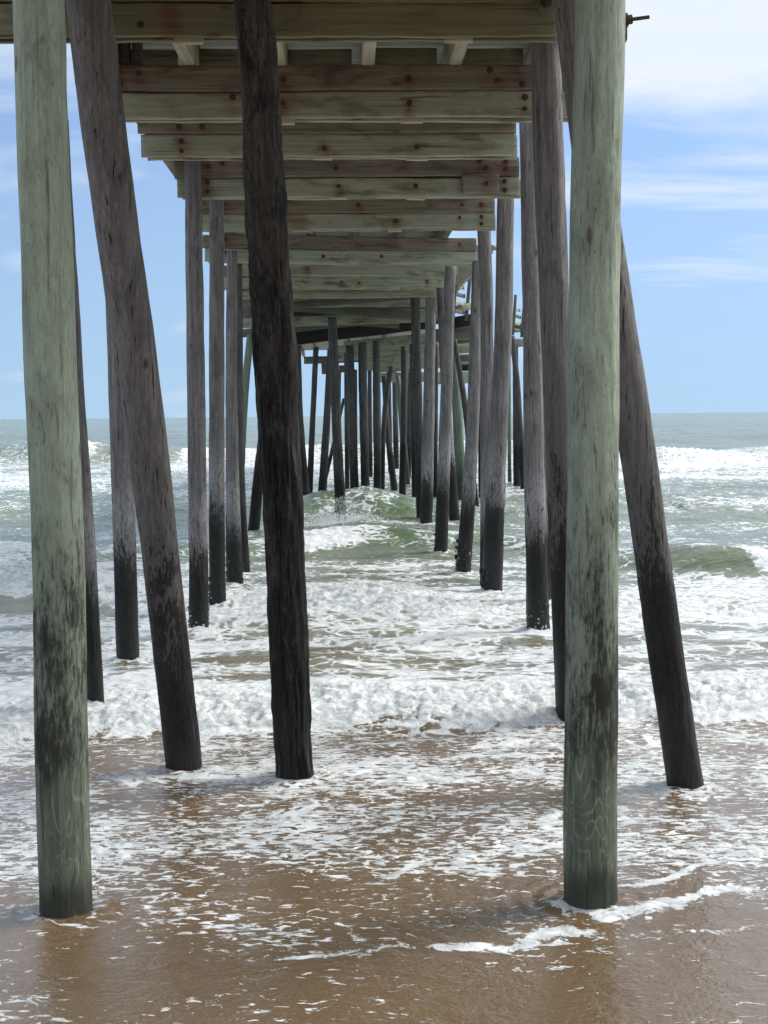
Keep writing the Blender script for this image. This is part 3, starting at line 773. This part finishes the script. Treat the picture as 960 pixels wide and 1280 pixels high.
# --- sawn timbers
def timber_mesh(L, hgt, thk, rust_spots=(), wob=1.0, seed=0, fine=True):
    """a sawn beam along +X, front face at -Y, origin at the middle of its left end"""
    n = max(2, int(L / (0.035 if fine else 0.25)))
    b = min(0.008, thk * 0.12)
    vs = [-hgt / 2 + b] + list(np.linspace(-hgt / 2 + b, hgt / 2 - b, 9 if fine else 2)[1:-1]) + [hgt / 2 - b]
    ring = [(-thk / 2, v) for v in vs] + [(-thk / 2 + b, hgt / 2), (thk / 2 - b, hgt / 2), (thk / 2, hgt / 2 - b), (thk / 2, -hgt / 2 + b), (thk / 2 - b, -hgt / 2), (-thk / 2 + b, -hgt / 2)]
    ring = np.array(ring); m_ = len(ring)
    xs_ = np.linspace(0, L, n)
    Xg = np.repeat(xs_[:, None], m_, 1)
    Yg = np.repeat(ring[None, :, 0], n, 0); Zg = np.repeat(ring[None, :, 1], n, 0)
    Zg = Zg + wob * (0.014 * fbm(Xg * 0.5, Xg * 0 + seed * 3.7, 2) + 0.005 * fbm(Xg * 5, Zg * 3 + seed, 3))
    Yg = Yg + wob * 0.004 * fbm(Xg * 1.4, Zg * 4 + seed * 1.9, 3)
    co = np.stack([Xg, Yg, Zg], -1).reshape(-1, 3)
    ii = np.arange(n * m_).reshape(n, m_); jj = np.roll(ii, -1, 1)
    q = np.stack([ii[:-1], ii[1:], jj[1:], jj[:-1]], -1).reshape(-1, 4)
    me = mesh_np('timber', co, q, smooth=False)
    # sawn ends
    import bmesh
    bm = bmesh.new(); bm.from_mesh(me); bm.verts.ensure_lookup_table()
    bm.faces.new([bm.verts[i] for i in ii[0]])
    bm.faces.new([bm.verts[i] for i in reversed(ii[-1])])
    bmesh.ops.recalc_face_normals(bm, faces=bm.faces[:])
    bm.to_mesh(me); bm.free()
    r_ = np.zeros(len(co))
    for (s_, v_, str_) in rust_spots:
        dx, dv = co[:, 0] - s_, co[:, 2] - v_
        q_ = 0.6 + 0.8 * ((s_ * 7.31 + v_ * 13.7 + seed * .37) % 1.0)
        dx = dx + 0.05 * fbm(co[:, 0] * 9 + seed, co[:, 2] * 9, 3); dv = dv + 0.05 * fbm(co[:, 0] * 9 + seed, co[:, 2] * 9 + 31, 3)
        r_ = np.maximum(r_, str_ * np.exp(-(dx / (0.075 * q_)) ** 2 - (np.maximum(dv, 0) / 0.045) ** 2 - (np.minimum(dv, 0) / (0.10 + 0.16 * q_)) ** 2))
    if fine:
        rs = fbm(co[:, 0] * 1.1 + seed * 5.5, co[:, 2] * 0.8 + seed, 3)
        r_ = np.maximum(r_, 0.75 * sst(0.42, 0.7, rs))
    attr(me, 'rust', r_)
    return me

def hexbolt_mesh(r=0.019, wr=0.033):
    co, fs = [], []
    def disc(rad, y0, y1, n, ph=0.0):
        o_ = len(co)
        for y in (y0, y1):
            co.extend([(rad * math.cos(2 * math.pi * i / n + ph), y, rad * math.sin(2 * math.pi * i / n + ph)) for i in range(n)])
        fs.extend([(o_ + i, o_ + (i + 1) % n, o_ + n + (i + 1) % n, o_ + n + i) for i in range(n)])
        fs.append(tuple(o_ + n + i for i in range(n)))
    disc(wr, 0.002, -0.006, 12); disc(r, -0.006, -0.022, 6, .3); disc(r * .5, -0.022, -0.034, 6)
    me = bpy.data.meshes.new('bolt'); me.from_pydata(co, [], fs); me.materials.append(M['iron'])
    return me
BOLT = hexbolt_mesh()

def timber(name, xl, xr, zb, d, hgt, thk, mat, bolts=(), seed=0, tilt=0.0, parent=pier, wob=1.0, fine=True, skew=None):
    """a cross timber: left and right end X, underside Z, distance of its front face; bolts: (X, height 0..1, rust)"""
    sk = -AXIS if skew is None else skew
    L = (xr - xl)
    spots = [(bx - xl, (bv - 0.5) * hgt, rs) for bx, bv, rs in bolts]
    me = timber_mesh(L, hgt, thk, spots, wob, seed, fine)
    o = link(name, me, mat)
    place(o, (xl, d + thk / 2 + sk * (xl - AXIS * d), zb + hgt / 2), (0, -tilt, math.atan(sk)), parent)
    for (s_, v_, rs) in spots:
        bo = link('bolt', BOLT, None, o)
        bo.location = (s_, -thk / 2 - 0.001, v_)
        bo.rotation_euler = (0, random.uniform(0, 1), 0); s2 = random.uniform(0.7, 1.0); bo.scale = (s2, 1, s2)
    return o
def PX(px, d): return (px - 480.0) / F * d

H1 = 0.228
def cap(d, xl, xr, lower, upper, bl=(), bu=(), seed=0, rear=True, gap=0.135, thk=0.05, zb=ZC, tilt=0.0, blocks=()):
    """a pair of two-high planks with spacer blocks between them"""
    f = lambda lst: [(PX(px, d), v, rs) for (px, v, rs) in lst]
    XL, XR = PX(xl, d), PX(xr, d)
    rz = random.Random(seed)
    t2 = lambda: tilt + rz.uniform(-.002, .002)
    timber('cap_board', XL, XR, zb, d, H1 - 0.005, thk, M[lower], f(bl), seed, t2())
    timber('cap_board', XL - 0.03, XR - 0.01, zb + H1, d - 0.006, H1 - 0.004, thk, M[upper], f(bu), seed + 1, t2())
    if rear:
        timber('cap_board', XL + 0.04, XR + 0.02, zb - 0.004, d + gap, H1 - 0.004, thk, M[lower], (), seed + 2, tilt)
        timber('cap_board', XL + 0.02, XR + 0.01, zb - 0.004 + H1, d + gap + 0.005, H1 - 0.004, thk, M['board_brown'], (), seed + 3, tilt)
        for i, (px, w) in enumerate(blocks):
            x0 = PX(px, d)
            timber('spacer_block', x0, x0 + w, zb - rz.uniform(.018, .035), d + thk + 0.008, 0.2, gap - thk - 0.014, M['board_pale'], (), seed + 5 + i, fine=False)

cap(9.42, -170, 698, 'board_olive', 'board_olive', [(190, .35, .15)], (), 10, gap=0.125, blocks=((228, .2), (560, .2)))
cap(11.95, 128, 716, 'board_green', 'board_brown',
    [(361, .55, .9), (516, .55, 1.0), (300, .8, .5), (155, .25, .3), (658, .3, .3), (658, .75, .3)],
    [(362, .45, .9), (515, .45, .6), (615, .8, .4), (624, .4, .6), (162, .75, .8), (186, .7, .5), (163, .35, .9), (655, .25, .4)], 20, blocks=((348, .19), (505, .2)))
cap(13.7, 187, 648, 'board_green', 'board_brown',
    [(236, .70, .8), (236, .25, .8), (411, .35, .8), (525, .4, .3)], [(408, .6, .3), (625, .6, .4), (234, .3, .6), (262, .3, .5)], 30, blocks=((396, .2), (512, .22)))
cap(16.2, 230, 652, 'board_green', 'board_brown',
    [(267, .8, .7), (267, .3, .7), (428, .55, 1.0), (523, .55, .3), (633, .8, .2), (633, .3, .2)],
    [(268, .6, .7), (286, .75, .5), (425, .5, .2), (602, .8, .8), (610, .45, .8), (634, .8, .8), (634, .4, .8)], 40, blocks=((416, .22), (511, .23)))
cap(19.0, 255, 621, 'board_green', 'board_brown',
    [(498, .5, .8), (577, .7, .3), (604, .75, .3), (604, .3, .3)], [(288, .55, .8), (452, .5, .7), (580, .5, .4), (604, .5, .8)], 50, blocks=((488, .2), (330, .2)))
cap(22.8, 262, 598, 'board_green', 'board_brown',
    [(287, .7, .6), (408, .5, .3), (480, .55, .2)], [(577, .5, .4), (288, .6, .6)], 60, tilt=-0.018)
cap(25.0, 300, 574, 'board_green', 'board_grey', [(388, .5, .7), (565, .5, .4)], (), 70, tilt=-0.012, blocks=((440, .2),))
cap(27.5, 285, 556, 'board_green', 'board_grey', [(430, .5, .3), (452, .4, .6), (536, .5, .7)], (), 80, blocks=((448, .22), (487, .26)))
# splice block on the fourth cap
o = timber('splice_block', PX(580, 16.12), PX(626, 16.12), ZC + 0.03, 16.12, 0.215, 0.06, M['board_brown'], [(PX(610, 16.12), .5, .5)], 91)
tag(o, 'brown splice block bolted over a joint in the cap')
# the ragged old timbers further out
for i, (xl, yl, xr, yr_, hp, d, mt) in enumerate((
        (300, 362, 514, 358, 10, 28.3, 'board_dark'), (300, 378, 516, 368, 14, 30, 'board_grey'), (300, 392, 512, 374, 9, 31, 'board_grey'),
        (445, 376, 492, 376, 12, 32, 'board_pale'), (300, 384, 520, 400, 11, 33, 'board_grey'), (300, 398, 500, 410, 14, 34, 'board_grey'),
        (430, 402, 530, 398, 10, 35, 'board_green'), (300, 422, 470, 404, 10, 35.5, 'board_grey'),
        (362, 432, 533, 411, 19, 36.5, 'board_dark'), (430, 441, 600, 424, 14, 43, 'board_green'), (420, 452, 600, 440, 13, 48, 'board_green'),
        (450, 464, 600, 458, 16, 52, 'board_green'), (470, 466, 520, 463, 9, 56, 'board_brown'), (402, 468, 416, 467, 14, 50, 'board_grey'),
        (420, 440, 440, 439, 8, 46, 'board_pale'), (424, 466, 440, 465, 9, 50, 'board_grey'), (468, 478, 600, 476, 12, 60, 'board_green'),
        (560, 412, 600, 404, 14, 37, 'board_dark'), (562, 418, 602, 410, 7, 37.6, 'board_grey'), (566, 430, 604, 426, 5, 41, 'board_grey'),
        (572, 442, 606, 440, 8, 45, 'board_green'), (574, 452, 606, 451, 7, 47, 'board_grey'), (574, 464, 606, 463, 8, 50, 'board_dark'),
        (636, 416, 664, 413, 9, 44, 'board_grey'), (640, 434, 668, 432, 10, 48, 'board_green'), (560, 392, 590, 386, 8, 36, 'board_pale'),
        (540, 427, 606, 420, 15, 40, 'board_grey'), (536, 481, 606, 478, 10, 57, 'board_green'), (300, 410, 545, 402, 12, 33.5, 'board_green'), (300, 374, 545, 371, 9, 29.2, 'board_green'),
        (380, 455, 470, 452, 9, 54, 'board_grey'))):
    a, b_ = at(xl, yl, d), at(xr, yr_, d)
    hh = hp * d / F
    timber('cross_timber', a.x, b_.x, a.z, d, hh, 0.14, M[mt], (), 100 + i, math.atan2(b_.z - a.z, b_.x - a.x), fine=False, skew=0.0)

rz = random.Random(31)
for i, d in enumerate((28.9, 30.2, 31.4, 32.7, 34.0, 35.2, 38.5, 41.5)):
    timber('cross_timber', -3.3 + rz.uniform(-.2, .3), (1.25 if d < 36 else 1.9) + rz.uniform(-.1, .15), ZC + rz.uniform(.02, .22), d, rz.uniform(.2, .26), 0.12,
           M[('board_green', 'board_grey', 'board_brown')[i % 3]], (), 700 + i, rz.uniform(-.012, .012), fine=False)

# --- stringers, blocking and deck
ZS = ZC + 2 * H1 - 0.002
HS = 0.30
def axis_x(y): return AXIS * (y - 12.0)
lanes = [PX(v, 12.0) for v in (148, 242, 352, 460, 567, 676)]
SPAN = [(4.0, 9.7), (9.7, 14.2), (14.2, 19.4), (19.4, 26.0), (26.0, 34.0), (34.0, 44.0), (44.0, 56.0), (56.0, 70.0)]
for j, xl in enumerate(lanes):
    for i, (ya, yb) in enumerate(SPAN):
        me = timber_mesh(yb - ya + 0.3, HS, 0.115, (), 0.6, 200 + i * 7 + j, fine=False)
        o = link('stringer', me, M['board_pale'] if i < 2 else M['board_brown'])
        sx = (0.04 if i % 2 else -0.04)
        place(o, (xl + axis_x(ya) + sx, ya, ZS + HS / 2), (0, 0, math.pi / 2 + R(1.74)), pier)
for i, (yc) in enumerate((9.66, 12.32, 14.05, 16.55)):
    for j in range(len(lanes) - 1):
        a, b_ = lanes[j] + axis_x(yc) + 0.10, lanes[j + 1] + axis_x(yc) - 0.10
        timber('blocking_board', a, b_, ZS + 0.01, yc, 0.235, 0.05, M['board_pale'], (), 300 + i * 9 + j, fine=False)
for j, (px, w) in enumerate(((157, .09), (171, .10), (185, .12))):
    timber('blocking_board', PX(px - 5, 12.1), PX(px + 6, 12.1), ZS + 0.005, 12.0 + 0.02 * j, 0.24, w, M['board_grey'], (), 350 + j, fine=False)
# deck planks
ZD = ZS + HS + 0.002
WD = 3.95
PLK = []
for s_ in range(4):
    PLK.append(timber_mesh(WD + 0.03 * s_, 0.045, 0.139, (), 0.5, 400 + s_, fine=False)); PLK[-1].materials.append(M['deck'])
pitch = 0.147
y = 3.6; count = 0; rest = []
cen = (PX(148, 12) + PX(676, 12)) / 2
while y < 69:
    if count < 290:
        o = link('deck_plank', PLK[count % 4])
        if y > 27: o.scale.x = 1.32
        place(o, (cen + axis_x(y) - WD / 2 + random.uniform(-.02, .02), y, ZD + 0.024), (random.uniform(-.012, .012), 0, R(1.74) + random.uniform(-.0015, .0015)), pier)
    else: rest.append(y)
    count += 1; y += pitch
co, fs = [], []
for y in rest:
    x0, x1 = cen + axis_x(y) - WD / 2, cen + axis_x(y) + WD / 2 + 1.6
    o_ = len(co)
    co += [(x0, y - .069, ZD), (x1, y - .069, ZD), (x1, y + .069, ZD), (x0, y + .069, ZD), (x0, y - .069, ZD + .045), (x1, y - .069, ZD + .045), (x1, y + .069, ZD + .045), (x0, y + .069, ZD + .045)]
    fs += [tuple(o_ + t for t in f) for f in ((0, 3, 2, 1), (4, 5, 6, 7), (0, 1, 5, 4), (1, 2, 6, 5), (2, 3, 7, 6), (3, 0, 4, 7))]
me = bpy.data.meshes.new('far_deck_planks'); me.from_pydata(co, [], fs)
o = link('deck_planks', me, M['deck']); place(o, (0, 0, 0), None, pier); tag(o, kind='stuff')

# --- railing of the wider head further out
def rail_piece(px, d, seed, slats=5, w=0.42):
    rng = random.Random(seed)
    base = at(px, 520, d).x
    for i in range(2):
        o = link('railing_post', timber_mesh(1.3, 0.09, 0.09, (), 1.0, seed + i, fine=False), M['board_grey'])
        place(o, (base + w * i, d + i * 1.2, ZC - 0.1), (0, -math.pi / 2 + rng.uniform(.03, .10), 0), pier)
    for s_ in range(slats):
        o = link('railing_slat', timber_mesh(math.hypot(w, 1.2) + 0.1, 0.10, 0.04, (), 1.0, seed + 20 + s_, fine=False), M['board_pale'] if s_ % 2 else M['board_grey'])
        place(o, (base - 0.03 - 0.02 * s_, d - 0.05, ZC + 0.1 + 0.23 * s_), (0, 0, math.atan2(1.2, w)), pier)
rail_piece(567, 35.0, 500)
rail_piece(641, 43.0, 540, slats=4)

# --- iron on the near timbers
me = timber_mesh(0.14, 0.14, 0.012, (), 0.0, 1, fine=False)
o = link('washer_plate', me, M['board_grey'])
pw = at(673, 12, 9.38)
place(o, (pw.x - 0.0, 9.395, pw.z + 0.10), (0, R(40), 0), pier)
bo = link('bolt', BOLT, None, o); bo.location = (0.07, -0.008, 0.0); bo.scale = (1.2, 1.2, 1.2)
def rod_mesh():
    co, fs = [], []
    def cyl(x0, x1, r, n=10):
        o_ = len(co)
        for x in (x0, x1): co.extend([(x, r * math.cos(2 * math.pi * i / n), r * math.sin(2 * math.pi * i / n)) for i in range(n)])
        fs.extend([(o_ + i, o_ + n + i, o_ + n + (i + 1) % n, o_ + (i + 1) % n) for i in range(n)])
        fs.append(tuple(o_ + i for i in range(n))); fs.append(tuple(o_ + n + i for i in reversed(range(n))))
    cyl(-0.1, 0.13, 0.0095); cyl(0.0, 0.018, 0.036, 12); cyl(0.018, 0.042, 0.024, 6)
    me = bpy.data.meshes.new('rod'); me.from_pydata(co, [], fs); me.materials.append(M['iron']); return me
o = link('iron_rod', rod_mesh(), None)
pr = at(779, 27, 6.9)
place(o, (pr.x, 6.88, pr.z), (0, R(-7), 0.0), pier)
me = timber_mesh(0.05, 0.11, 0.07, (), 0.4, 3, fine=False)
o = link('packing_block', me, M['board_grey']); place(o, (pr.x - 0.035, 6.90, pr.z - 0.045), (0, 0, 0), pier)

# --- spray thrown up where the breaker meets a pile
rng = random.Random(5)
co, fs = [], []
c0 = at(426, 655, 29.2)
for i in range(5000):
    t = rng.random() ** 0.7
    x = c0.x + rng.gauss(0.05, 0.34) + (0.4 * t if rng.random() < .5 else -0.3 * t); yy = 29.2 + rng.gauss(0, 0.35)
    hmax = 0.55 * math.exp(-((x - c0.x) / 0.7) ** 2) + 0.1
    z = 0.15 + hmax * rng.random() ** 1.8
    s_ = rng.uniform(0.002, 0.0065) * (1.8 if z < 0.4 else 1.0)
    o_ = len(co); hgt = s_ * rng.uniform(1, 3.5)
    co += [(x - s_, yy, z), (x, yy - s_, z), (x + s_, yy, z), (x, yy + s_, z), (x, yy, z + hgt), (x, yy, z - s_)]
    fs += [(o_, o_ + 1, o_ + 4), (o_ + 1, o_ + 2, o_ + 4), (o_ + 2, o_ + 3, o_ + 4), (o_ + 3, o_, o_ + 4), (o_ + 1, o_, o_ + 5), (o_ + 2, o_ + 1, o_ + 5), (o_ + 3, o_ + 2, o_ + 5), (o_, o_ + 3, o_ + 5)]
me = bpy.data.meshes.new('spray'); me.from_pydata(co, [], fs)
o = link('spray', me, M['spray'])
tag(o, 'white spray bursting up where a wave meets a dark pile', 'spray', kind='stuff')
